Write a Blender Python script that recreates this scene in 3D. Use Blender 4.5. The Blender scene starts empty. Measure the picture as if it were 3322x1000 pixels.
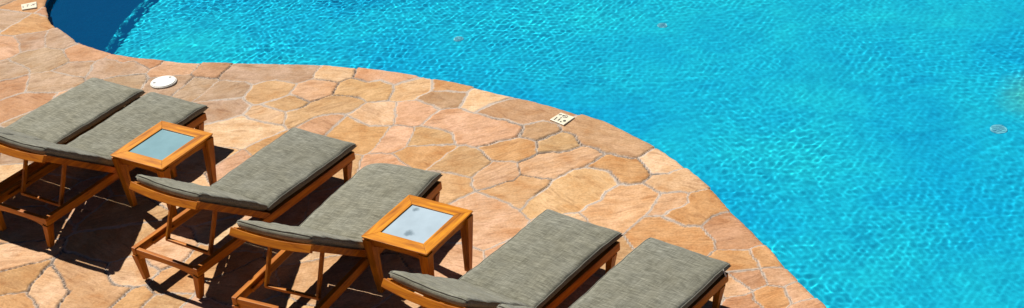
import bpy, bmesh, math, random
import numpy as np
from mathutils import Vector, Matrix

scene = bpy.context.scene
C = scene.collection
PI = math.pi
random.seed(7)

# ------------------------------------------------------------------ camera
PITCH, ROLL, CAMH, FPX = 0.52434, -0.09573, 6.23376, 4763.7
cam_data = bpy.data.cameras.new('camera')
cam = bpy.data.objects.new('camera', cam_data)
C.objects.link(cam)
fw = Vector((0, math.cos(PITCH), -math.sin(PITCH)))
rt = Vector((1, 0, 0)); up = rt.cross(fw)
rt2 = rt*math.cos(ROLL) + up*math.sin(ROLL)
up2 = -rt*math.sin(ROLL) + up*math.cos(ROLL)
M3 = Matrix((rt2, up2, -fw)).transposed()
cam.matrix_world = Matrix.Translation((0, 0, CAMH)) @ M3.to_4x4()
cam_data.sensor_width = 36.0
cam_data.lens = 36.0*FPX/3322.0
cam_data.clip_start = 0.1
cam_data.clip_end = 3000
scene.camera = cam

# ------------------------------------------------------------------ light
SAZ, STAN = -0.86166, 0.92394          # direction and length of shadows per metre of height
ld = Vector((math.cos(SAZ)*STAN, math.sin(SAZ)*STAN, -1)).normalized()
sun_data = bpy.data.lights.new('sun', 'SUN')
sun_data.energy = 5.0
sun_data.angle = math.radians(0.53)
sun_data.color = (1.0, 0.96, 0.90)
sun = bpy.data.objects.new('sun', sun_data)
sun.rotation_euler = ld.to_track_quat('-Z', 'Y').to_euler()
sun.location = (-6, 14, 12)
C.objects.link(sun)
world = bpy.data.worlds.new('World'); scene.world = world
world.use_nodes = True
wn = world.node_tree
sky = wn.nodes.new('ShaderNodeTexSky'); sky.sky_type = 'NISHITA'; sky.sun_disc = False; sky.altitude = 2500; sky.air_density = 0.35; sky.dust_density = 0.2
sky.sun_elevation = math.atan(1/STAN)
sky.sun_rotation = math.atan2(-ld.x, -ld.y)
bg = wn.nodes['Background']; bg.inputs['Strength'].default_value = 0.05
wn.links.new(sky.outputs[0], bg.inputs[0])
scene.view_settings.view_transform = 'Standard'
scene.view_settings.look = 'None'
scene.view_settings.exposure = 0.3
scene.view_settings.gamma = 1.0
scene.cycles.max_bounces = 8
scene.cycles.diffuse_bounces = 1
scene.cycles.sample_clamp_indirect = 6.0
scene.cycles.blur_glossy = 0.5
try: sun_data.cycles.is_caustics_light = True
except Exception: pass

# ------------------------------------------------------------------ materials
def newmat(name):
    m = bpy.data.materials.new(name); m.use_nodes = True
    nt = m.node_tree; nt.nodes.clear()
    out = nt.nodes.new('ShaderNodeOutputMaterial')
    b = nt.nodes.new('ShaderNodeBsdfPrincipled')
    nt.links.new(b.outputs[0], out.inputs[0])
    return m, nt, b, out
def N(nt, typ, **kw):
    n = nt.nodes.new(typ)
    for k, v in kw.items():
        if k in n.inputs: n.inputs[k].default_value = v
        else: setattr(n, k, v)
    return n
def ramp(nt, src, stops):
    r = nt.nodes.new('ShaderNodeValToRGB')
    el = r.color_ramp.elements
    while len(el) < len(stops): el.new(0.5)
    for e, (p, c) in zip(el, stops):
        e.position = p; e.color = (c[0], c[1], c[2], 1) if not isinstance(c, float) else (c, c, c, 1)
    nt.links.new(src, r.inputs[0]); return r.outputs[0]
def mixc(nt, mode, fac, a, b):
    m = nt.nodes.new('ShaderNodeMix'); m.data_type = 'RGBA'; m.blend_type = mode
    for sock, v in ((m.inputs[0], fac), (m.inputs[6], a), (m.inputs[7], b)):
        if hasattr(v, 'is_output'): nt.links.new(v, sock)
        else: sock.default_value = v if isinstance(v, (int, float)) else (v[0], v[1], v[2], 1)
    return m.outputs[2]
def coords(nt, scale=(1, 1, 1), kind='Object', rot=(0, 0, 0)):
    t = nt.nodes.new('ShaderNodeTexCoord')
    mp = nt.nodes.new('ShaderNodeMapping')
    mp.inputs['Scale'].default_value = scale; mp.inputs['Rotation'].default_value = rot
    nt.links.new(t.outputs[kind], mp.inputs[0]); return mp.outputs[0]
def noise(nt, vec, scale, detail=4.0, rough=0.55, dist=0.0):
    n = N(nt, 'ShaderNodeTexNoise', Scale=scale, Detail=detail, Roughness=rough, Distortion=dist)
    nt.links.new(vec, n.inputs['Vector']); return n.outputs[0]
def bump(nt, h, strength, dist, b):
    n = N(nt, 'ShaderNodeBump', Strength=strength, Distance=dist)
    nt.links.new(h, n.inputs['Height']); nt.links.new(n.outputs[0], b.inputs['Normal'])

def wood(name, axis, tint=1.0):
    m, nt, b, _ = newmat(name)
    sc = [14, 14, 14]; sc[axis] = 1.2
    v = coords(nt, tuple(sc))
    n1 = noise(nt, v, 2.2, 6, 0.65, 0.6)
    base = ramp(nt, n1, [(0.3, (0.27*tint, 0.070*tint, 0.006*tint)), (0.48, (0.52*tint, 0.16*tint, 0.009*tint)), (0.7, (0.75*tint, 0.28*tint, 0.014*tint))])
    v2 = coords(nt, (3, 3, 3))
    n2 = noise(nt, v2, 1.5, 3)
    if tint > 1: base = mixc(nt, 'MULTIPLY', 1.0, base, (1.0, 1.16, 1.0))
    col = mixc(nt, 'MULTIPLY', 0.6, base, ramp(nt, n2, [(0.3, (0.72, 0.62, 0.55)), (0.7, (1.0, 1.0, 1.0))]))
    nt.links.new(col, b.inputs['Base Color'])
    b.inputs['Roughness'].default_value = 0.42
    b.inputs['Specular IOR Level'].default_value = 0.22
    bump(nt, n1, 0.25, 0.002, b)
    return m
WX, WY, WZ = wood('teak_lengthwise', 0), wood('teak_crosswise', 1), wood('teak_upright', 2)

TX, TY = wood('honey_teak_lengthwise', 0, 1.22), wood('honey_teak_crosswise', 1, 1.22)

def fabric_mat():
    m, nt, b, _ = newmat('woven_fabric')
    slub = noise(nt, coords(nt, (52, 4.5, 52)), 2.0, 4, 0.75)       # weft slubs run across the width
    warp = noise(nt, coords(nt, (4.0, 50, 50)), 2.0, 3, 0.7)
    blot = noise(nt, coords(nt, (1, 1, 1)), 3.5, 4, 0.6)
    c1 = ramp(nt, slub, [(0.3, (0.14, 0.142, 0.11)), (0.5, (0.25, 0.25, 0.20)), (0.72, (0.42, 0.417, 0.345))])
    c2 = mixc(nt, 'MULTIPLY', 0.7, c1, ramp(nt, warp, [(0.32, (0.62, 0.6, 0.55)), (0.6, (1.0, 1.0, 1.0))]))
    c3 = mixc(nt, 'MULTIPLY', 0.5, c2, ramp(nt, blot, [(0.3, (0.78, 0.74, 0.62)), (0.65, (1.0, 1.0, 1.0))]))
    oi = nt.nodes.new('ShaderNodeObjectInfo')                    # each cushion has faded a little differently
    c3 = mixc(nt, 'MULTIPLY', 1.0, c3, ramp(nt, oi.outputs['Random'], [(0.0, (0.90, 0.90, 0.90)), (0.5, (1.0, 0.99, 0.95)), (1.0, (1.10, 1.08, 1.06))]))
    nt.links.new(c3, b.inputs['Base Color'])
    b.inputs['Roughness'].default_value = 0.9
    b.inputs['Specular IOR Level'].default_value = 0.15
    b.inputs['Sheen Weight'].default_value = 0.15
    bump(nt, slub, 0.5, 0.003, b)
    return m
FAB = fabric_mat()

def piping_mat():
    m, nt, b, _ = newmat('piping_fabric')
    n1 = noise(nt, coords(nt), 60, 3)
    nt.links.new(ramp(nt, n1, [(0.3, (0.18, 0.18, 0.14)), (0.7, (0.28, 0.28, 0.225))]), b.inputs['Base Color'])
    b.inputs['Roughness'].default_value = 0.9
    return m
PIP = piping_mat()

def glass_top(name, stains, tint):
    m, nt, b, _ = newmat(name)
    v = coords(nt)
    n1 = noise(nt, v, 5, 4)
    c = ramp(nt, n1, [(0.3, tuple(q*0.92 for q in tint)), (0.7, tuple(q*1.1 for q in tint))])
    if stains:
        for (x, y, r) in stains:
            d = N(nt, 'ShaderNodeVectorMath', operation='DISTANCE'); nt.links.new(v, d.inputs[0]); d.inputs[1].default_value = (x, y, 0.5106)
            wob = noise(nt, v, 22, 3)
            a = N(nt, 'ShaderNodeMath', operation='MULTIPLY_ADD'); nt.links.new(wob, a.inputs[0]); a.inputs[1].default_value = 0.07; nt.links.new(d.outputs['Value'], a.inputs[2])
            c = mixc(nt, 'MIX', ramp(nt, a.outputs[0], [(r*0.55+0.03, 0.8), (r*1.15+0.035, 0.0)]), c, (0.16, 0.22, 0.26))
    nt.links.new(c, b.inputs['Base Color'])
    b.inputs['Roughness'].default_value = 0.22
    b.inputs['Coat Weight'].default_value = 0.4
    b.inputs['Coat Roughness'].default_value = 0.08
    return m

def plain(name, col, rough=0.6, var=0.15, sc=25, metal=0.0):
    m, nt, b, _ = newmat(name)
    n1 = noise(nt, coords(nt), sc, 5)
    lo = tuple(c*(1-var) for c in col); hi = tuple(min(1, c*(1+var)) for c in col)
    nt.links.new(ramp(nt, n1, [(0.3, lo), (0.7, hi)]), b.inputs['Base Color'])
    b.inputs['Roughness'].default_value = rough; b.inputs['Metallic'].default_value = metal
    bump(nt, n1, 0.2, 0.001, b)
    return m

# ------------------------------------------------------------------ mesh helpers
def link_mesh(name, verts, faces, mat, parent=None, smooth=False, bevel=0.0, loc=None):
    me = bpy.data.meshes.new(name)
    me.from_pydata([tuple(v) for v in verts], [], faces); me.update()
    if smooth:
        for p in me.polygons: p.use_smooth = True
    me.materials.append(mat)
    o = bpy.data.objects.new(name, me); C.objects.link(o)
    if parent: o.parent = parent
    if loc: o.location = loc
    if bevel:
        b = o.modifiers.new('bevel', 'BEVEL'); b.width = bevel; b.segments = 2; b.limit_method = 'ANGLE'; b.angle_limit = math.radians(40)
    return o
class MB:
    def __init__(s): s.v = []; s.f = []
    def add(s, v, f):
        n = len(s.v); s.v += [Vector(p) for p in v]; s.f += [tuple(i+n for i in q) for q in f]; return s
    def beam(s, p0, p1, w0, h0, w1=None, h1=None, side=(0, 1, 0)):
        """bar from p0 to p1; w along `side`, h along the third axis"""
        w1 = w0 if w1 is None else w1; h1 = h0 if h1 is None else h1
        p0 = Vector(p0); p1 = Vector(p1); d = (p1-p0).normalized()
        sd = Vector(side); sd = (sd - d*sd.dot(d)).normalized(); t = d.cross(sd)
        vs = []
        for p, w, h in ((p0, w0, h0), (p1, w1, h1)):
            for a, b in ((-1, -1), (1, -1), (1, 1), (-1, 1)): vs.append(p + sd*a*w/2 + t*b*h/2)
        return s.add(vs, [(3, 2, 1, 0), (4, 5, 6, 7), (0, 1, 5, 4), (1, 2, 6, 5), (2, 3, 7, 6), (3, 0, 4, 7)])
    def prism(s, poly, a, b):
        """closed section list of points p(t)->(a-vector); a,b = functions placing the 2D point at either side"""
        n = len(poly); vs = [a(p) for p in poly] + [b(p) for p in poly]
        fs = [tuple(range(n-1, -1, -1)), tuple(range(n, 2*n))] + [(i, (i+1) % n, n+(i+1) % n, n+i) for i in range(n)]
        return s.add(vs, fs)
    def obj(s, name, mat, parent=None, bevel=0.0, smooth=False):
        o = link_mesh(name, s.v, s.f, mat, parent, smooth, bevel)
        bm = bmesh.new(); bm.from_mesh(o.data); bmesh.ops.recalc_face_normals(bm, faces=bm.faces); bm.to_mesh(o.data); bm.free()
        return o
def thing(name, label, cat, loc=(0, 0, 0), rz=0, group=None):
    o = bpy.data.objects.new(name, None); C.objects.link(o); o.empty_display_size = 0.2
    o.location = loc; o.rotation_euler = (0, 0, rz)
    o['label'] = label; o['category'] = cat
    if group: o['group'] = group
    return o
def tag(o, label, cat, group=None):
    o['label'] = label; o['category'] = cat
    if group: o['group'] = group
    return o
def tube(name, pts, r, mat, parent, closed=True, seg=6):
    n = len(pts); vs = []; fs = []
    pts = [Vector(p) for p in pts]
    for i, p in enumerate(pts):
        a = pts[(i-1) % n] if closed or i else p; b = pts[(i+1) % n] if closed or i < n-1 else p
        d = (b-a).normalized(); x = d.cross(Vector((0, 0, 1)))
        if x.length < 0.1: x = d.cross(Vector((1, 0, 0)))
        x.normalize(); y = d.cross(x)
        for k in range(seg):
            t = 2*PI*k/seg; vs.append(p + x*math.cos(t)*r + y*math.sin(t)*r)
    for i in range(n if closed else n-1):
        j = (i+1) % n
        for k in range(seg): fs.append((i*seg+k, i*seg+(k+1) % seg, j*seg+(k+1) % seg, j*seg+k))
    return link_mesh(name, vs, fs, mat, parent, True)

# value noise in numpy (used for the shapes of stones and waves)
def vnoise(x, y, seed=0):
    xi = np.floor(x).astype(np.int64); yi = np.floor(y).astype(np.int64)
    xf = x-xi; yf = y-yi; xf = xf*xf*(3-2*xf); yf = yf*yf*(3-2*yf)
    def h(a, b):
        n = (a*374761393 + b*668265263 + seed*974634777) & 0x7fffffff
        n = ((n ^ (n >> 13))*1274126177) & 0x7fffffff
        return ((n ^ (n >> 16)) & 0xffff)/65535.0
    return (h(xi, yi)*(1-xf)+h(xi+1, yi)*xf)*(1-yf) + (h(xi, yi+1)*(1-xf)+h(xi+1, yi+1)*xf)*yf
def fbm(x, y, seed=0, o=3):
    s = 0; a = 0.5
    for k in range(o): s = s + a*vnoise(x*2**k, y*2**k, seed+k); a *= 0.5
    return s/(1-0.5**o)
POOL= [(-5.184, 16.943),(-5.096, 15.967),(-5.045, 15.511),(-4.967, 15.151),(-4.906, 14.914),(-4.844, 14.714),(-4.764, 14.522),(-4.646, 14.332),(-4.52, 14.159),(-4.379, 13.963),(-4.254, 13.84),(-4.136, 13.742),(-4.035, 13.662),(-3.907, 13.57),(-3.644, 13.442),(-3.333, 13.305),(-3.143, 13.229),(-2.761, 13.12),(-2.388, 13.026),(-1.982, 12.918),(-1.592, 12.801),(-1.278, 12.661),(-1.038, 12.544),(-0.816, 12.426),(-0.627, 12.309),(-0.463, 12.205),(-0.278, 12.073),(0.007, 11.86),(0.2, 11.742),(0.456, 11.53),(0.686, 11.322),(0.861, 11.152),(1.041, 10.902),(1.253, 10.59),(1.381, 10.336),(1.474, 10.121),(1.563, 9.903),(1.649, 9.61),(1.747, 9.335),(1.833, 9.068),(1.914, 8.749),(2.005, 8.478),(2.083, 8.237),(2.172, 7.907),(2.275, 7.506)]
STONES= [('t', (-1.469, 12.308),(-1.205, 12.222)),('p', (-0.907, 12.197)),('k', (-1.275, 12.569),(-1.007, 12.434)),('b', (-0.574, 11.931)),('o', (-0.501, 12.157)),('c', (-0.211, 11.863),(-0.092, 11.856)),('b', (-0.017, 11.644),(0.194, 11.444),(0.411, 11.4)),('k', (-0.847, 11.677)),('k', (-0.548, 11.461),(-0.317, 11.313),(-0.092, 11.174)),('t', (-0.739, 11.201)),('o', (-0.77, 10.927)),('k', (-1.0, 11.241)),('o', (-1.258, 11.347),(-1.429, 11.493)),('o', (0.014, 10.86)),('t', (0.392, 10.926)),('b', (0.269, 11.125)),('t', (-0.417, 10.677)),('k', (-0.139, 10.457)),('k', (0.216, 10.506),(0.385, 10.586),(0.587, 10.614)),('t', (-0.051, 10.19),(0.099, 10.254)),('k', (-0.286, 9.986),(-0.441, 9.789),(-0.226, 9.661)),('t', (-0.538, 10.372)),('p', (-1.191, 11.711)),('b', (0.583, 11.179),(0.713, 11.037),(0.894, 10.818),(0.986, 10.704)),('s', (0.494, 10.119),(0.306, 9.977),(0.657, 10.273)),('o', (0.79, 10.473),(0.941, 10.319)),('s', (0.899, 9.916),(0.749, 9.713),(1.015, 9.895)),('c', (1.21, 10.404)),('p', (1.357, 10.06),(1.221, 10.047)),('p', (1.197, 9.792)),('o', (1.479, 9.718),(1.313, 9.589)),('r', (1.587, 9.363),(1.674, 9.197)),('o', (1.096, 9.406),(1.265, 9.269)),('o', (1.62, 8.887)),('o', (1.797, 8.886)),('r', (1.62, 8.634)),('k', (1.814, 8.656)),('o', (1.736, 8.424)),('k', (1.942, 8.443)),('p', (1.498, 8.569)),('r', (1.524, 8.369)),('k', (1.998, 8.255)),('o', (-4.97, 14.553)),('g', (-5.305, 14.74)),('g', (-4.603, 14.08)),('r', (-4.217, 13.659)),('g', (-4.87, 14.035)),('g', (-4.755, 13.64),(-4.554, 13.491)),('g', (-3.707, 13.254),(-3.881, 13.23)),('r', (-3.734, 13.44),(-3.566, 13.369)),('k', (-3.186, 13.109)),('r', (-2.838, 13.007)),('g', (-2.552, 12.893),(-2.282, 12.815),(-1.998, 12.742)),('r', (-4.821, 13.019)),('g', (-4.526, 13.083),(-4.353, 13.14)),('r', (-4.625, 12.625)),('g', (-2.976, 12.635)),('g', (-2.687, 12.498)),('g', (-3.19, 12.731)),('t', (-2.156, 12.388)),('t', (-2.005, 12.121)),('t', (-1.734, 11.921),(-1.871, 11.859),(-1.567, 11.989)),('p', (-1.722, 12.361),(-1.846, 12.292)),('c', (-1.598, 12.637)),('c', (-2.58, 11.663),(-2.425, 11.696),(-2.28, 11.719)),('g', (-2.679, 12.112)),('p', (-2.191, 11.871)),('r', (-1.675, 11.628)),('t', (-3.294, 9.371),(-3.146, 9.229),(-3.442, 9.524)),('o', (-3.945, 9.533)),('p', (-3.628, 9.422)),('o', (-3.909, 9.254)),('o', (-2.963, 9.12)),('p', (-3.005, 9.493)),('t', (-2.721, 9.002)),('p', (-4.065, 9.908)),('o', (-2.673, 9.354)),('p', (-2.776, 9.709)),('t', (-1.528, 9.204)),('p', (-0.799, 8.805)),('k', (-0.592, 9.252)),('p', (1.302, 8.499)),('o', (-5.139, 15.025)),('k', (-5.136, 13.939)),('g', (-4.287, 13.262)),('g', (-4.97, 13.407)),('k', (-4.048, 12.557))]
FITS = [('small pale drain on the pool floor left of centre, near the top of the picture', -0.46, 14.5, 0.055),
        ('small pale drain on the pool floor right of centre, at the top of the picture', 1.75, 14.35, 0.055),
        ('pale ringed drain on the pool floor at the far right', 4.48, 11.6, 0.075)]

# ------------------------------------------------------------------ pool outline
# (visible edge above in POOL; beyond the frame it closes as a large free-form basin)
PO = [(-4.3, 17.7), (-4.74, 16.9), (-4.93, 16.0)] + POOL[3:] + [(2.45, 6.6), (2.9, 5.4), (4.2, 4.4), (7.5, 4.2), (11, 5.5), (13.5, 9), (14, 14), (12, 19), (7, 22), (2, 22), (-1.0, 20.6), (-3.0, 18.9)]
def smooth_loop(P, step=0.06):
    P = np.array(P, float); n = len(P); out = []
    for i in range(n):
        p0, p1, p2, p3 = P[i-1], P[i], P[(i+1) % n], P[(i+2) % n]
        k = max(1, int(np.linalg.norm(p2-p1)/step))
        for j in range(k):
            t = j/k
            out.append(0.5*((2*p1)+(-p0+p2)*t+(2*p0-5*p1+4*p2-p3)*t*t+(-p0+3*p1-3*p2+p3)*t**3))
    return np.array(out)
OUT = smooth_loop(PO)
def sdf(X, Y):
    """signed distance to the pool outline, negative inside; returns distance and nearest point"""
    x = X.ravel(); y = Y.ravel(); n = len(x)
    d = np.full(n, 1e9); nx = np.zeros(n); ny = np.zeros(n); ins = np.zeros(n, bool)
    A = OUT; B = np.roll(OUT, -1, 0)
    for (ax, ay), (bx, by) in zip(A, B):
        ex, ey = bx-ax, by-ay
        t = np.clip(((x-ax)*ex+(y-ay)*ey)/(ex*ex+ey*ey+1e-12), 0, 1)
        qx = ax+t*ex; qy = ay+t*ey; dd = (x-qx)**2+(y-qy)**2
        k = dd < d; d[k] = dd[k]; nx[k] = qx[k]; ny[k] = qy[k]
        if ay != by:
            c = ((ay > y) != (by > y)) & (x < (bx-ax)*(y-ay)/(by-ay)+ax)
            ins ^= c
    d = np.sqrt(d); d[ins] *= -1
    return d.reshape(X.shape), nx.reshape(X.shape), ny.reshape(X.shape)

# ------------------------------------------------------------------ flagstones
CLS = {'t': (0.53, 0.34, 0.165), 'p': (0.62, 0.415, 0.24), 'k': (0.59, 0.365, 0.225), 'b': (0.42, 0.27, 0.15), 'o': (0.53, 0.30, 0.125),
       'c': (0.68, 0.49, 0.29), 's': (0.61, 0.395, 0.20), 'r': (0.46, 0.255, 0.14), 'g': (0.41, 0.295, 0.20)}
rng = np.random.RandomState(11)
seeds = []; owner = []; scol = []
for k, st in enumerate(STONES):
    for p in st[1:]: seeds.append(p); owner.append(k)
    scol.append(np.array(CLS[st[0]]))
sid = len(STONES)
tries = rng.uniform((-14.5, 0.9), (17.7, 25.5), (16000, 2))
acc = [np.array(s) for s in seeds]; acc_a = np.zeros((20000, 2)); acc_a[:len(acc)] = acc
for q in tries:
    a = acc_a[:len(acc)]
    if np.min(np.abs(a[:, 0]-q[0]) + np.abs(a[:, 1]-q[1])) > 0.45:
        acc_a[len(acc)] = q
        acc.append(q); seeds.append(tuple(q)); owner.append(sid); sid += 1
        left = q[0] + 0.0*q[1] < -3.6 and q[1] > 11.5
        scol.append(np.array(CLS[rng.choice(list('ggkr') if left else list('tpkocts'))]))
seeds = np.array(seeds); owner = np.array(owner); scol = np.array(scol)
scol = scol*(1+rng.uniform(-0.07, 0.07, (len(scol), 1)))*(1+rng.uniform(-0.03, 0.03, scol.shape))
scol = (scol*0.85+np.array([0.545, 0.355, 0.195])*0.15)*np.array([1.07, 1.05, 1.05])
NS = len(scol)
s_h = rng.uniform(-0.004, 0.004, NS); s_tx = rng.uniform(-0.012, 0.012, NS); s_ty = rng.uniform(-0.012, 0.012, NS)
s_rot = rng.uniform(-0.5, 0.9, NS); s_off = rng.uniform(-0.012, 0.014, NS)
cx = np.array([seeds[owner == k, 0].mean() for k in range(NS)]); cy = np.array([seeds[owner == k, 1].mean() for k in range(NS)])

def stone_field(X, Y):
    O = np.zeros(X.shape, int); G = np.zeros(X.shape); T = 80
    for i in range(0, X.shape[0], T):
        for j in range(0, X.shape[1], T):
            x = X[i:i+T, j:j+T]; y = Y[i:i+T, j:j+T]
            pad = 1.1
            near = np.where((seeds[:, 0] > x.min()-pad) & (seeds[:, 0] < x.max()+pad) & (seeds[:, 1] > y.min()-pad) & (seeds[:, 1] < y.max()+pad))[0]
            if len(near) < 2: G[i:i+T, j:j+T] = 1; continue
            O[i:i+T, j:j+T], G[i:i+T, j:j+T] = stone_field_(x, y, near)
    return O, G
def stone_field_(X, Y, near):
    sh = X.shape; x = X.ravel(); y = Y.ravel()
    wx = x + 0.075*(fbm(x*3.1, y*3.1, 5)-0.5) + 0.03*(fbm(x*15, y*15, 15)-0.5)
    wy = y + 0.075*(fbm(x*3.1, y*3.1, 9)-0.5) + 0.03*(fbm(x*15, y*15, 19)-0.5)
    d1 = np.full(len(x), 1e9); o1 = np.zeros(len(x), int); 
    best = np.full((len(x)), 1e9); p1 = np.zeros(len(x), int)
    D = []
    for j in near:
        sx, sy = seeds[j]; dd = (wx-sx)**2+(wy-sy)**2
        k = dd < d1; d1[k] = dd[k]; p1[k] = j
    o1 = owner[p1]
    gap = np.full(len(x), 1e9)                    # true distance to the nearest bisector of another stone
    s1 = seeds[p1]
    for j in near:
        sx, sy = seeds[j]; dd = (wx-sx)**2+(wy-sy)**2
        sep = 2*np.hypot(s1[:, 0]-sx, s1[:, 1]-sy)+1e-9
        g = np.where(owner[j] == o1, 1e9, (dd-d1)/sep)
        gap = np.minimum(gap, g)
    return o1.reshape(sh), gap.reshape(sh)

def stone_mat():
    m, nt, b, _ = newmat('flagstone')
    at = N(nt, 'ShaderNodeAttribute', attribute_name='tint')
    mo = N(nt, 'ShaderNodeAttribute', attribute_name='joint')
    cr = N(nt, 'ShaderNodeAttribute', attribute_name='crack')
    gr = N(nt, 'ShaderNodeAttribute', attribute_name='grain')
    mp = nt.nodes.new('ShaderNodeMapping'); mp.inputs['Scale'].default_value = (1.6, 7.0, 1.0)
    nt.links.new(gr.outputs['Vector'], mp.inputs[0])
    st = noise(nt, mp.outputs[0], 2.6, 8, 0.62, 0.9)
    bl = noise(nt, gr.outputs['Vector'], 4.5, 5, 0.6, 0.4)
    fine = noise(nt, coords(nt), 55, 5, 0.7)
    spk = noise(nt, coords(nt), 150, 3, 0.6)
    c = mixc(nt, 'MULTIPLY', 0.9, at.outputs['Color'], ramp(nt, st, [(0.26, (0.62, 0.50, 0.40)), (0.42, (0.90, 0.84, 0.78)), (0.52, (1.08, 1.06, 1.02)), (0.60, (0.94, 0.86, 0.76)), (0.72, (1.18, 1.17, 1.14))]))
    c = mixc(nt, 'MULTIPLY', 0.75, c, ramp(nt, bl, [(0.30, (0.80, 0.60, 0.40)), (0.43, (0.96, 0.88, 0.80)), (0.52, (1.0, 0.98, 0.98)), (0.62, (1.16, 1.17, 1.26)), (0.75, (1.24, 1.28, 1.42))]))
    c = mixc(nt, 'MULTIPLY', 0.8, c, ramp(nt, fine, [(0.3, (0.72, 0.68, 0.64)), (0.6, (1.06, 1.06, 1.06))]))
    mc = mixc(nt, 'MULTIPLY', 1.0, (0.60, 0.50, 0.41), ramp(nt, spk, [(0.3, (0.80, 0.78, 0.76)), (0.65, (1.08, 1.08, 1.08))]))
    c = mixc(nt, 'MIX', mo.outputs['Fac'], c, mc)
    c = mixc(nt, 'MIX', cr.outputs['Fac'], c, (0.07, 0.035, 0.02))
    nt.links.new(c, b.inputs['Base Color'])
    b.inputs['Roughness'].default_value = 0.82
    b.inputs['Specular IOR Level'].default_value = 0.25
    ad = N(nt, 'ShaderNodeMath', operation='MULTIPLY_ADD'); nt.links.new(fine, ad.inputs[0]); ad.inputs[1].default_value = 0.35; nt.links.new(st, ad.inputs[2])
    bump(nt, ad.outputs[0], 0.8, 0.012, b)
    return m
STONE = stone_mat()

def grid_region(x0, x1, y0, y1, res, keep_out=None, inside=False, offset=0.0, hfun=None):
    """grid cut along the pool outline: outside it (deck) or inside it (water); returns verts, faces, fields"""
    nx_ = int(round((x1-x0)/res))+1; ny_ = int(round((y1-y0)/res))+1
    X, Y = np.meshgrid(np.linspace(x0, x1, nx_), np.linspace(y0, y1, ny_))
    st = 8
    dc = sdf(X[::st, ::st], Y[::st, ::st])[0]
    d = np.repeat(np.repeat(dc, st, 0), st, 1)[:ny_, :nx_].copy(); qx = X.copy(); qy = Y.copy()
    nr = np.abs(d) < res*st*1.5+0.12
    a, b, c = sdf(X[nr], Y[nr]); d[nr] = a; qx[nr] = b; qy[nr] = c
    return X, Y, d, qx, qy

def build_deck(name, x0, x1, y0, y1, res, skip=None):
    X, Y, d, qx, qy = grid_region(x0, x1, y0, y1, res)
    o, gap = stone_field(X, Y)
    off = s_off[o] + 0.012*(fbm(X*14, Y*14, 3)-0.5)       # each coping stone sticks out a little differently
    off = np.where(gap < 0.012, off*0.3+0.010, off)
    dd = d - off
    good = dd > 0
    quad = good[:-1, :-1] | good[1:, :-1] | good[:-1, 1:] | good[1:, 1:]
    if skip:
        cxx = (X[:-1, :-1]+X[1:, 1:])/2; cyy = (Y[:-1, :-1]+Y[1:, 1:])/2
        quad &= ~((cxx > skip[0]) & (cxx < skip[1]) & (cyy > skip[2]) & (cyy < skip[3]))
    # snap vertices over the water back to the edge
    sgn = np.where(d < 0, 1.0, -1.0)
    gx = (qx-X); gy = (qy-Y); gl = np.hypot(gx, gy)+1e-9
    gx = gx/gl*sgn; gy = gy/gl*sgn                         # points outward from the water
    mv = np.where(~good, -dd, 0)
    VX = X + gx*mv; VY = Y + gy*mv
    edge = np.clip(1-dd/0.022, 0, 1)
    jw = 0.003 + 0.015*fbm(X*1.7, Y*1.7, 41)**1.3 + 0.03*np.clip(fbm(X*0.9, Y*0.9, 45, 2)-0.62, 0, 1)
    mort = np.clip((jw-gap)/0.005+0.5, 0, 1)
    cn = fbm(X*1.15+7, Y*1.15, 77, 2)
    near_gap = np.abs(gap-jw*0.75)
    crack = np.clip((cn-0.55)/0.04, 0, 1)*np.clip(1-near_gap/0.0065, 0, 1)*(d > 0.0)*0.95
    # only one side of a joint opens: the stone that stands higher
    crack *= (s_h[o]+0.3*s_tx[o] > -0.0005)
    lx = X-cx[o]; ly = Y-cy[o]
    top = s_h[o] + s_tx[o]*lx + s_ty[o]*ly + 0.006*(fbm(X*5, Y*5, 21)-0.5) + 0.004*(fbm(X*22, Y*22, 23)-0.5)
    rid = s_rot[o]; u = lx*np.cos(rid)-ly*np.sin(rid); v = lx*np.sin(rid)+ly*np.cos(rid)
    top += 0.007*(np.floor(fbm(u*2.0+o*3.1, v*7+o*1.7, 31, 2)*7)/7-0.5)*1.0 + 0.003*(fbm(u*3, v*20, 33)-0.5)
    Z = top*(1-mort) + (-0.002+0.002*(fbm(X*30, Y*30, 4)-0.5))*mort - 0.016*crack - 0.010*edge**2
    used = np.zeros(X.shape, bool)
    used[:-1, :-1] |= quad; used[1:, :-1] |= quad; used[:-1, 1:] |= quad; used[1:, 1:] |= quad
    idx = -np.ones(X.shape, int); idx[used] = np.arange(used.sum())
    co = np.stack([VX[used], VY[used], Z[used]], 1)
    qi = np.stack([idx[:-1, :-1][quad], idx[:-1, 1:][quad], idx[1:, 1:][quad], idx[1:, :-1][quad]], 1)
    me = bpy.data.meshes.new(name)
    me.vertices.add(len(co)); me.vertices.foreach_set('co', co.ravel())
    me.loops.add(qi.size); me.loops.foreach_set('vertex_index', qi.ravel())
    me.polygons.add(len(qi)); me.polygons.foreach_set('loop_start', np.arange(0, qi.size, 4)); me.polygons.foreach_set('loop_total', np.full(len(qi), 4))
    me.update(calc_edges=True)
    me.polygons.foreach_set('use_smooth', np.ones(len(qi), bool))
    t = scol[o][used]
    a = me.attributes.new('tint', 'FLOAT_COLOR', 'POINT'); a.data.foreach_set('color', np.concatenate([t, np.ones((len(t), 1))], 1).ravel())
    a = me.attributes.new('joint', 'FLOAT', 'POINT'); a.data.foreach_set('value', mort[used])
    a = me.attributes.new('crack', 'FLOAT', 'POINT'); a.data.foreach_set('value', crack[used])
    a = me.attributes.new('grain', 'FLOAT_VECTOR', 'POINT'); a.data.foreach_set('vector', np.stack([u[used]+o[used]*2.37, v[used]+o[used]*1.13, o[used]*0.71], 1).ravel())
    me.materials.append(STONE); me.validate()
    ob = bpy.data.objects.new(name, me); C.objects.link(ob); ob['kind'] = 'structure'
    return ob
FX = (-6.4, 2.6, 7.0, 17.4)
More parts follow.
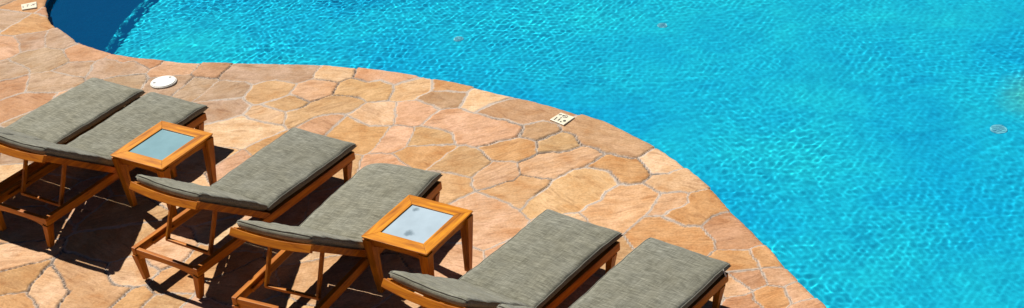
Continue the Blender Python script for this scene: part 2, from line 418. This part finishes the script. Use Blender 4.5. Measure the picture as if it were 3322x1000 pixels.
build_deck('pool_deck', *FX, 0.0125)
build_deck('outer_deck', -14.4, 17.6, 1.0, 25.4, 0.1, skip=FX)

# far ground round the deck
gm = plain('sandy_ground', (0.42, 0.30, 0.18), 0.95, 0.2, 3)
def ring(name, inner, half, z, mat):
    x0, x1, y0, y1 = inner
    v = [(-half, -half, z), (half, -half, z), (half, half, z), (-half, half, z), (x0, y0, z), (x1, y0, z), (x1, y1, z), (x0, y1, z)]
    o = link_mesh(name, v, [(0, 1, 5, 4), (1, 2, 6, 5), (2, 3, 7, 6), (3, 0, 4, 7)], mat); o['kind'] = 'structure'; return o
ring('ground', (-14.3, 17.5, 1.1, 25.3), 600, -0.03, gm)

# ------------------------------------------------------------------ pool shell and water
WATER_Z, DEPTH = -0.10, -1.35
def plaster():
    m, nt, b, _ = newmat('pool_plaster')
    v = coords(nt)
    n1 = noise(nt, v, 34, 4, 0.6); n2 = noise(nt, v, 0.45, 3, 0.5); n3 = noise(nt, v, 2.6, 5, 0.6, 0.6)
    c = ramp(nt, n2, [(0.3, (0.006, 0.60, 0.98)), (0.68, (0.025, 0.92, 1.0))])
    c = mixc(nt, 'MULTIPLY', 0.7, c, ramp(nt, n1, [(0.3, (0.72, 0.80, 0.84)), (0.7, (1.2, 1.14, 1.12))]))
    c = mixc(nt, 'MULTIPLY', 0.8, c, ramp(nt, n3, [(0.3, (0.66, 0.74, 0.82)), (0.5, (0.95, 0.97, 0.98)), (0.7, (1.2, 1.12, 1.04))]))
    # yellow-green patch coloured into the floor far to the right
    d = N(nt, 'ShaderNodeVectorMath', operation='DISTANCE'); nt.links.new(v, d.inputs[0]); d.inputs[1].default_value = (GREEN_PATCH[0], GREEN_PATCH[1], DEPTH)
    a = N(nt, 'ShaderNodeMath', operation='MULTIPLY_ADD'); nt.links.new(n3, a.inputs[0]); a.inputs[1].default_value = 0.35; nt.links.new(d.outputs['Value'], a.inputs[2])
    c = mixc(nt, 'MIX', ramp(nt, a.outputs[0], [(0.3, 0.8), (0.85, 0.0)]), c, (0.17, 0.92, 0.44))
    nt.links.new(c, b.inputs['Base Color'])
    b.inputs['Roughness'].default_value = 0.9; b.inputs['Specular IOR Level'].default_value = 0.1
    return m
GREEN_PATCH = (5.25, 12.05)
PLAST = plaster()
# floor: slightly uneven slab
fx0, fx1, fy0, fy1 = -5.6, 14.6, 3.8, 23
n = 60
vs = []; fs = []
for j in range(n+1):
    for i in range(n+1):
        x = fx0+(fx1-fx0)*i/n; y = fy0+(fy1-fy0)*j/n
        vs.append((x, y, DEPTH))
for j in range(n):
    for i in range(n):
        a = j*(n+1)+i; fs.append((a, a+1, a+n+2, a+n+1))
fl = link_mesh('pool_floor', vs, fs, PLAST, smooth=True); fl['kind'] = 'structure'
# wall
vs = []; fs = []; n = len(OUT)
tan_ = np.roll(OUT, -1, 0)-np.roll(OUT, 1, 0); tl = np.hypot(tan_[:, 0], tan_[:, 1]); area = np.sum(OUT[:, 0]*np.roll(OUT[:, 1], -1)-np.roll(OUT[:, 0], -1)*OUT[:, 1])
sg = 1 if area > 0 else -1
nrm = np.stack([tan_[:, 1], -tan_[:, 0]], 1)/tl[:, None]*sg      # outward from the water
W_ = OUT + nrm*0.035
for (x, y) in W_: vs += [(x, y, -0.045), (x, y, DEPTH-0.02)]
for i in range(n): j = (i+1) % n; fs.append((2*i, 2*j, 2*j+1, 2*i+1))
wl = link_mesh('pool_wall', vs, fs, PLAST, smooth=True); wl['kind'] = 'structure'
# underside and lip of the coping
lip = plain('coping_edge_stone', (0.62, 0.50, 0.38), 0.85, 0.2, 30)
A1 = OUT + nrm*0.018; A2 = OUT + nrm*0.05; vs = []; fs = []
for (x, y), (x2, y2) in zip(A1, A2): vs += [(x, y, -0.012), (x, y, -0.05), (x2, y2, -0.05)]
for i in range(n):
    j = (i+1) % n; fs += [(3*i, 3*j, 3*j+1, 3*i+1), (3*i+1, 3*j+1, 3*j+2, 3*i+2)]
lp = link_mesh('coping_edge', vs, fs, lip, smooth=False); lp['kind'] = 'structure'

def water_mat():
    m, nt, b, out = newmat('pool_water')
    nt.nodes.remove(b)
    g = nt.nodes.new('ShaderNodeBsdfGlass'); g.inputs['Roughness'].default_value = 0.0; g.inputs['IOR'].default_value = 1.33
    g.inputs['Color'].default_value = (0.97, 1.0, 1.0, 1)
    df = nt.nodes.new('ShaderNodeBsdfDiffuse'); df.inputs['Color'].default_value = (0.0, 0.36, 1.0, 1)   # light scattered back by the water body
    mx = nt.nodes.new('ShaderNodeMixShader'); mx.inputs[0].default_value = 0.13
    nt.links.new(g.outputs[0], mx.inputs[1]); nt.links.new(df.outputs[0], mx.inputs[2])
    nt.links.new(mx.outputs[0], out.inputs[0])
    return m
WAT = water_mat()
def build_water():
    x0, x1, y0, y1 = -5.2, 6.0, 7.0, 17.6; res = 0.0125
    nx_ = int((x1-x0)/res)+1; ny_ = int((y1-y0)/res)+1
    xs = np.linspace(x0, x1, nx_); ys = np.linspace(y0, y1, ny_)
    X, Y = np.meshgrid(xs, ys)
    r = np.random.RandomState(3); Z = np.zeros(X.shape)
    slope_tot = 0
    # wind ripples: many short crested waves, with calmer water towards the right
    for k in range(70):
        lam = math.exp(r.uniform(math.log(0.045), math.log(0.32))); th = r.uniform(0, 2*PI)
        kk = 2*PI/lam; a = 0.0125/kk*(lam/0.15)**-0.15
        Z += a*np.sin(kk*(X*math.cos(th)+Y*math.sin(th))+r.uniform(0, 6.28) + 5.0*vnoise(X*0.9+k, Y*0.9, 50+k))*(0.25+1.5*vnoise(X*1.3, Y*1.3+k*3.3, 150+k)**2)
    calm = 1.0-0.60*np.clip((X+0.2*Y-1.0)/4.5, 0, 1)
    Z *= calm*(0.15+1.65*fbm(X*0.9, Y*0.9, 91, 3)**1.1)*WAVE
    co = np.stack([X.ravel(), Y.ravel(), Z.ravel()+WATER_Z], 1)
    ii = np.arange(nx_*ny_).reshape(ny_, nx_)
    # drop what lies well under the deck
    st = 4
    d, _, _ = sdf(X[::st, ::st], Y[::st, ::st])
    dn = np.repeat(np.repeat(d, st, 0), st, 1)[:ny_, :nx_]
    keep = (dn < 0.3)[:-1, :-1]
    qi = np.stack([ii[:-1, :-1][keep], ii[:-1, 1:][keep], ii[1:, 1:][keep], ii[1:, :-1][keep]], 1)
    me = bpy.data.meshes.new('pool_water')
    me.vertices.add(len(co)); me.vertices.foreach_set('co', co.ravel())
    me.loops.add(qi.size); me.loops.foreach_set('vertex_index', qi.ravel())
    me.polygons.add(len(qi)); me.polygons.foreach_set('loop_start', np.arange(0, qi.size, 4)); me.polygons.foreach_set('loop_total', np.full(len(qi), 4))
    me.update(calc_edges=True); me.polygons.foreach_set('use_smooth', np.ones(len(qi), bool))
    me.materials.append(WAT); me.validate()
    o = bpy.data.objects.new('pool_water', me); C.objects.link(o); o['kind'] = 'structure'
    o.cycles.is_caustics_caster = True
    # calm sheet for the part of the pool beyond the picture
    v = [(x0, y1, WATER_Z), (14.4, y1, WATER_Z), (14.4, 22.9, WATER_Z), (x0, 22.9, WATER_Z), (x1, 3.9, WATER_Z), (14.4, 3.9, WATER_Z), (1.9, 3.9, WATER_Z), (1.9, y0, WATER_Z), (x1, y0, WATER_Z), (x1, y1, WATER_Z)]
    o2 = link_mesh('far_water', v, [(0, 9, 1, 2, 3), (4, 5, 1, 9, 8), (6, 4, 8, 7)], WAT); o2['kind'] = 'structure'; o2.cycles.is_caustics_caster = True
WAVE = 0.25
build_water()
for o in (fl, wl): o.cycles.is_caustics_receiver = True

# ------------------------------------------------------------------ loungers
HR_, BETA, LF, LB, LH, WID = 0.291, 0.633, 1.09, 0.846, 0.832, 0.68
CB, SB = math.cos(BETA), math.sin(BETA)
def cushion(name, L, W, T, place, parent, seed, mat=FAB, flare=0.012, droop=0.0):
    """stuffed box cushion; local a along the length, b across; place(x, y, z) -> point"""
    na, nb = 44, 26; r = random.Random(seed)
    def ax(n): return [-math.cos(PI*i/n)*0.35 + (2*i/n-1)*0.65 for i in range(n+1)]
    A, B = ax(na), ax(nb)
    vs = []; fs = []
    ph = [r.uniform(0, 6) for _ in range(8)]
    def pos(a, b, side):
        e = max(abs(a), abs(b))
        x = L/2*a*(1+flare*b**4*(1 if a > 0 else .4)) + L/2; y = W/2*b*(1+flare*0.8*a**6) - 0.006*b*math.cos(a*2.6+ph[0])
        prof = (max(0.0, 1-abs(a)**26)*max(0.0, 1-abs(b)**18))**0.5
        puff = 0.010*(1-a*a)*(1-b*b)
        wr = 0.0028*math.sin(9*a+3.1*b+ph[1]) + 0.0022*math.sin(17*a-5*b+ph[2]) + 0.002*math.sin(4*a+13*b+ph[3]) + 0.0015*math.sin(31*a+2*b*b+ph[4])
        z = T*0.5 + side*(T*0.5*prof) + (puff+wr if side > 0 else 0)*prof
        z -= droop*max(0, a)**10
        if seed == 19: k_ = max(0, a)**7*max(0, b)**4; z -= 0.03*k_; x -= 0.07*k_; y -= 0.03*k_      # this one has slumped at one foot corner
        return place(x, y, z)
    for side in (1, -1):
        for a in A:
            for b in B: vs.append(pos(a, b, side))
    m = nb+1; off = (na+1)*m
    for i in range(na):
        for j in range(nb):
            q = (i*m+j, (i+1)*m+j, (i+1)*m+j+1, i*m+j+1)
            fs.append(q); fs.append(tuple(off+t for t in reversed(q)))
    # close the rim
    rimv = [(i, 0) for i in range(na)] + [(na, j) for j in range(nb)] + [(i, nb) for i in range(na, 0, -1)] + [(0, j) for j in range(nb, 0, -1)]
    R = len(rimv)
    for k in range(R):
        (i, j), (i2, j2) = rimv[k], rimv[(k+1) % R]
        fs.append((i*m+j, i2*m+j2, off+i2*m+j2, off+i*m+j))
    o = link_mesh(name, vs, fs, mat, parent, True)
    bm = bmesh.new(); bm.from_mesh(o.data); bmesh.ops.remove_doubles(bm, verts=bm.verts, dist=0.0004); bmesh.ops.recalc_face_normals(bm, faces=bm.faces); bm.to_mesh(o.data); bm.free()
    # welt along the upper rim
    pts = []
    for (i, j) in rimv:
        a, b = A[i], B[j]; a2, b2 = a*0.985, b*0.972
        pts.append(pos(a2, b2, 1))
    tube('piping', pts, 0.0038, PIP, o)
    return o

def lounger(label, seed, tie=False, group='teak sun loungers in a row beside the pool'):
    t = thing('sun_lounger', label, 'sun lounger', group=group)
    r = random.Random(seed*7+1)
    hw = WID/2-0.02
    # base: long rails, arched end rails, tapered legs, seat slats
    for s in (-1, 1):
        MB().beam((-LH, s*hw, HR_-0.032), (LF-0.035, s*hw, HR_-0.032), 0.042, 0.070).obj('side_rail', WX, t, 0.004)
    def arch(u, thick, name):
        L = hw-0.017; P = [(-L, 0), (L, 0)]
        for k in range(0, 13):
            q = 1-2*k/12; dpt = 0.048+0.030*abs(q)**3.0 + 0.055*max(0, abs(q)-0.78)**1*2
            P.append((q*L, -dpt))
        mb = MB().prism(P, lambda p: Vector((u, p[0], HR_-0.006+p[1])), lambda p: Vector((u+thick, p[0], HR_-0.006+p[1])))
        mb.obj(name, WY, t, 0.003)
    arch(-LH+0.006, 0.032, 'end_rail'); arch(LF-0.13, 0.032, 'end_rail')
    for s in (-1, 1):
        for (u, dz, sp) in ((-LH+0.026, 0.0, 0.012), (LF-0.115, 0.0, 0.008)):
            mb = MB().beam((u, s*(hw-0.002), HR_-0.062), (u+0.0, s*(hw-0.040), 0.012), 0.056, 0.072, 0.036, 0.046, side=(0, 1, 0))
            mb.obj('leg', WZ, t, 0.003)
    sl = MB()
    for k in range(11): sl.beam((0.03+0.1*k, -hw+0.012, HR_-0.012), (0.03+0.1*k, hw-0.012, HR_-0.012), 0.055, 0.018, side=(1, 0, 0))
    sl.obj('seat_slats', WY, t, 0.002)
    # raised back
    bf = thing_part = None
    P0 = Vector((0, 0, HR_+0.006)); D = Vector((-CB, 0, SB)); Nn = Vector((SB, 0, CB))
    for s in (-1, 1):
        MB().beam(P0+D*0.0+Vector((0, s*(hw+0.001), 0))-Nn*0.02, P0+D*(LB-0.03)+Vector((0, s*(hw+0.001), 0))-Nn*0.02, 0.034, 0.05, side=(0, 1, 0)).obj('back_rail', WX, t, 0.004)
    def curved(d, wdt, thk, bow, name, full=True):
        mb = MB(); n = 14; hh = hw+0.022 if full else hw-0.016; vs = []
        for k in range(n+1):
            q = -1+2*k/n; y = q*hh; c = -bow*(1-q*q)
            for (a, b) in ((-wdt/2, 0), (wdt/2, 0), (wdt/2, -thk), (-wdt/2, -thk)):
                vs.append(P0+D*(d+a)+Nn*(b+c)+Vector((0, y, 0)))
        fs = [(0, 1, 2, 3), (4*n+3, 4*n+2, 4*n+1, 4*n)]
        for k in range(n):
            for e in range(4): fs.append((4*k+e, 4*k+(e+1) % 4, 4*k+4+(e+1) % 4, 4*k+4+e))
        return mb.add(vs, fs)
    curved(LB-0.012, 0.030, 0.058, 0.022, 'x').obj('top_rail', WY, t, 0.003)
    mb = MB()
    for k in range(7):
        q = curved(0.07+0.105*k, 0.055, 0.014, 0.016, 'x', False); mb.add(q.v, q.f)
    mb.obj('back_slats', WY, t)
    # prop stand that holds the back up
    pu, pz = -LH+0.26, 0.245
    s_at = 0.50
    top = P0+D*s_at-Nn*0.05
    pr = MB().beam((pu, -0.235, pz), (pu, 0.235, pz), 0.026, 0.022, side=(1, 0, 0)).obj('prop_bar', WY, t, 0.003)
    for s in (-1, 1):
        MB().beam((pu, s*0.222, pz), (top.x, s*0.222, top.z), 0.022, 0.034, side=(0, 1, 0)).obj('prop_strut', WZ, pr, 0.003)
        MB().beam((pu-0.09, s*(hw-0.030), HR_-0.040), (pu+0.14, s*(hw-0.030), HR_-0.040), 0.026, 0.03, side=(0, 1, 0)).obj('notched_rest', WX, t, 0.002)
    # cushions
    hz = HR_+0.004
    cushion('seat_cushion', LF+0.0, 0.665, 0.072, lambda x, y, z: Vector((x+0.004, y, z+hz)), t, seed, droop=0.008, flare=0.022)
    cushion('back_cushion', LB-0.045, 0.655, 0.068, lambda x, y, z: P0+Vector((0, y, 0))+D*(x+0.030)+Nn*(z+0.004-0.012*(1-(y/0.33)**2)*min(1, x/0.3)), t, seed+50, flare=-0.01)
    if tie:
        TM = plain('tie_tape', (0.6, 0.6, 0.55), 0.9)
        MB().beam((LF-0.10, -0.338, HR_+0.066), (LF-0.075, -0.345, HR_-0.005), 0.010, 0.004, side=(1, 0, 0)).obj('tie', TM, t)
    return t
LOUNGERS = [
 ('A', (-4.1607, 11.2557, 0.9587), 'sun lounger at the far left end of the row, raised back cut off', False),
 ('B', (-3.5266, 10.8281, 0.9727), 'sun lounger left of the table with the clean glass top, tight beside the end lounger', False),
 ('C', (-2.1811, 9.8965, 0.9519), 'sun lounger right of the clean glass table, open base in sunlight', False),
 ('D', (-1.3845, 9.1898, 1.0644), 'sun lounger left of the table with the smudged glass top, rounded foot corner', False),
 ('E', (-0.2155, 8.2571, 0.8826), 'sun lounger right of the smudged glass table, its base cut off below', False),
 ('F', (0.4732, 7.7621, 0.8632), 'sun lounger nearest the curved pool edge at right, pale tie at its foot corner', True)]
for i, (k, (x, y, a), lab, tie) in enumerate(LOUNGERS):
    o = lounger(lab, 10+i*3, tie)
    o.location = (x, y, 0); o.rotation_euler = (0, 0, a)

# ------------------------------------------------------------------ side tables
def side_table(label, loc, rz, stains, gtint):
    t = thing('side_table', label, 'side table', loc, rz, 'teak side tables between the loungers')
    L, W, H = 0.622/2, 0.574/2, 0.5186
    gl, gw = L-0.108, W-0.100
    mb = MB()
    def mitre(o1, o2, i1, i2, mat, nm):
        z1, z0 = H, H-0.024
        q = [Vector((*o1, z1-0.002)), Vector((*o2, z1-0.002)), Vector((*i2, z1)), Vector((*i1, z1))]
        c = (Vector((*o1, 0))+Vector((*o2, 0)))*0.5; nn = c.normalized()*0.016
        s1 = Vector((*o1, z0)); s2 = Vector((*o2, z0))
        s1.x *= 0.965; s1.y *= 0.965; s2.x *= 0.965; s2.y *= 0.965
        q2 = [s1, s2, Vector((*i2, z0)), Vector((*i1, z0))]
        m_ = MB().add(q+q2, [(0, 1, 2, 3), (7, 6, 5, 4), (0, 4, 5, 1), (1, 5, 6, 2), (2, 6, 7, 3), (3, 7, 4, 0)])
        m_.obj('top_board', mat, t, 0.0022)
    e = 0.0007
    O = [(-L, -W), (L, -W), (L, W), (-L, W)]; I = [(-gl, -gw), (gl, -gw), (gl, gw), (-gl, gw)]
    for k in range(4):
        k2 = (k+1) % 4
        d = Vector((O[k2][0]-O[k][0], O[k2][1]-O[k][1])).normalized()*e
        mitre((O[k][0]+d.x, O[k][1]+d.y), (O[k2][0]-d.x, O[k2][1]-d.y), (I[k][0]+d.x, I[k][1]+d.y), (I[k2][0]-d.x, I[k2][1]-d.y), TX if k % 2 == 0 else TY, 'b')
    g = MB().beam((-gl+0.002, 0, H-0.012), (gl-0.002, 0, H-0.012), 2*gw-0.004, 0.008).obj('glass_panel', glass_top('frosted_glass', stains, gtint), t)
    al, aw = L*0.86, W*0.86
    for s in (-1, 1):
        for (ax_) in (0, 1):
            ln = (al if ax_ == 0 else aw)-0.030; P = [(-ln, 0), (ln, 0)]
            for k in range(11):
                q = 1-2*k/10; P.append((q*ln, -0.050-0.018*abs(q)**3))
            if ax_ == 0: m_ = MB().prism(P, lambda p: Vector((p[0], s*aw-0.011, H-0.026+p[1])), lambda p: Vector((p[0], s*aw+0.011, H-0.026+p[1])))
            else: m_ = MB().prism(P, lambda p: Vector((s*al-0.011, p[0], H-0.026+p[1])), lambda p: Vector((s*al+0.011, p[0], H-0.026+p[1])))
            m_.obj('apron', WX if ax_ == 0 else WY, t, 0.002)
    for sx in (-1, 1):
        for sy in (-1, 1):
            MB().beam((sx*al, sy*aw, H-0.0265), (sx*(al-0.022), sy*(aw-0.022), 0.010), 0.078, 0.078, 0.044, 0.044, side=(1, 0, 0)).obj('leg', WZ, t, 0.004)
    return t
side_table('teak side table with clean blue-grey glass, between the second and third loungers', (-2.8482, 10.5939, 0), 0.9843, None, (0.24, 0.41, 0.45))
side_table('teak side table whose frosted glass has two dark smudges', (-0.7312, 9.0132, 0), 0.9845, [(0.160, 0.130, 0.030), (-0.125, -0.01, 0.040)], (0.45, 0.56, 0.63))

# ------------------------------------------------------------------ small things on the deck
LIDM = plain('white_plastic', (0.86, 0.84, 0.78), 0.5, 0.04, 40)
lid = thing('skimmer_lid', 'white round skimmer lid set in the flagstones behind the second lounger', 'skimmer lid', (-3.283, 12.785, 0.0))
def disc(name, r, z0, z1, mat, parent, n=48, bev=0.004):
    mb = MB(); vs = []
    for z in (z0, z1):
        for k in range(n): vs.append((r*math.cos(2*PI*k/n), r*math.sin(2*PI*k/n), z))
    mb.add(vs, [tuple(range(n-1, -1, -1)), tuple(range(n, 2*n))] + [(k, (k+1) % n, n+(k+1) % n, n+k) for k in range(n)])
    return mb.obj(name, mat, parent, bev)
disc('cover_disc', 0.116, -0.004, 0.022, LIDM, lid)
rimpts = [(0.121*math.cos(2*PI*k/48), 0.121*math.sin(2*PI*k/48), 0.008) for k in range(48)]
tube('collar', rimpts, 0.009, plain('cream_plastic', (0.72, 0.69, 0.60), 0.6), lid)
GRIPM = plain('dark_slot', (0.12, 0.12, 0.11), 0.7)
for a in (0.9, 3.4):
    MB().beam((0.088*math.cos(a)-0.012, 0.088*math.sin(a), 0.0245), (0.088*math.cos(a)+0.012, 0.088*math.sin(a), 0.0245), 0.010, 0.003).obj('finger_slot', GRIPM, lid)

TILEM = plain('cream_tile', (0.80, 0.74, 0.56), 0.35, 0.06, 18)
INK = plain('tile_marking', (0.07, 0.07, 0.055), 0.5)
INK2 = plain('faded_tile_marking', (0.36, 0.31, 0.25), 0.5)
def tile(name, label, pts, mat_mark, marks, z=0.012):
    c = sum((Vector((*p, 0)) for p in pts), Vector())/4
    t = thing(name, label, 'depth marker', (c.x, c.y, 0), 0)
    vs = [(p[0]-c.x, p[1]-c.y, z) for p in pts]+[(p[0]-c.x, p[1]-c.y, -0.01) for p in pts]
    MB().add(vs, [(0, 1, 2, 3), (7, 6, 5, 4), (0, 4, 5, 1), (1, 5, 6, 2), (2, 6, 7, 3), (3, 7, 4, 0)]).obj('tile_face', TILEM, t, 0.003)
    for (kind, *q) in marks:
        if kind == 'stroke':
            (x0, y0), (x1, y1), w = q
            MB().beam((x0-c.x, y0-c.y, z+0.0012), (x1-c.x, y1-c.y, z+0.0012), w, 0.0016).obj('marking', mat_mark, t)
        elif kind == 'dot':
            (x0, y0), r_ = q
            o = disc('marking', r_, z+0.0004, z+0.002, mat_mark, t, 16, 0); o.location = (x0-c.x, y0-c.y, 0)
        elif kind == 'ring':
            (x0, y0), r_ = q
            tube('marking', [(x0-c.x+r_*math.cos(2*PI*k/24), y0-c.y+r_*math.sin(2*PI*k/24), z+0.001) for k in range(24)], 0.0022, mat_mark, t)
    return t
tile('depth_marker_tile', 'square cream tile with dark symbols in the coping by the curved pool edge', [(0.360, 11.302), (0.466, 11.407), (0.580, 11.298), (0.473, 11.179)], INK,
     [('stroke', (0.444, 11.366), (0.470, 11.364), 0.010), ('ring', (0.498, 11.324), 0.022), ('dot', (0.481, 11.342), 0.008),
      ('stroke', (0.426, 11.327), (0.395, 11.281), 0.008), ('stroke', (0.462, 11.320), (0.456, 11.300), 0.007), ('stroke', (0.450, 11.292), (0.428, 11.262), 0.009),
      ('dot', (0.451, 11.238), 0.008), ('dot', (0.485, 11.247), 0.014), ('stroke', (0.481, 11.342), (0.512, 11.306), 0.005)])
tile('depth_marker_tile', 'oblong pale tile with faded grey marks at the upper left edge of the pool', [(-5.219, 15.061), (-5.059, 15.106), (-5.017, 14.940), (-5.172, 14.910)], INK2,
     [('stroke', (-5.185, 15.01), (-5.170, 14.96), 0.012), ('stroke', (-5.150, 15.03), (-5.125, 15.03), 0.012), ('stroke', (-5.137, 15.03), (-5.130, 14.975), 0.010),
      ('stroke', (-5.095, 15.00), (-5.055, 15.045), 0.014), ('stroke', (-5.085, 15.045), (-5.060, 15.00), 0.012)])

# ------------------------------------------------------------------ fittings under the water
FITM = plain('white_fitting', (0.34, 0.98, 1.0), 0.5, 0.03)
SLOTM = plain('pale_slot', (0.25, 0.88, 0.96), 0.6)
def fitting(label, x, y, r):
    t = thing('floor_drain', label, 'pool drain', (x, y, DEPTH), 0, 'round drains in the pool floor')
    disc('grate', r, 0.0, 0.008, FITM, t)
    mb = MB()
    for k in range(-3, 4): mb.beam((-r*0.75, k*r*0.2, 0.010), (r*0.75, k*r*0.2, 0.010), r*0.07, 0.003)
    mb.obj('slots', SLOTM, t)
    for c_ in t.children: c_.cycles.is_caustics_receiver = True
    return t
for q in FITS: fitting(*q)
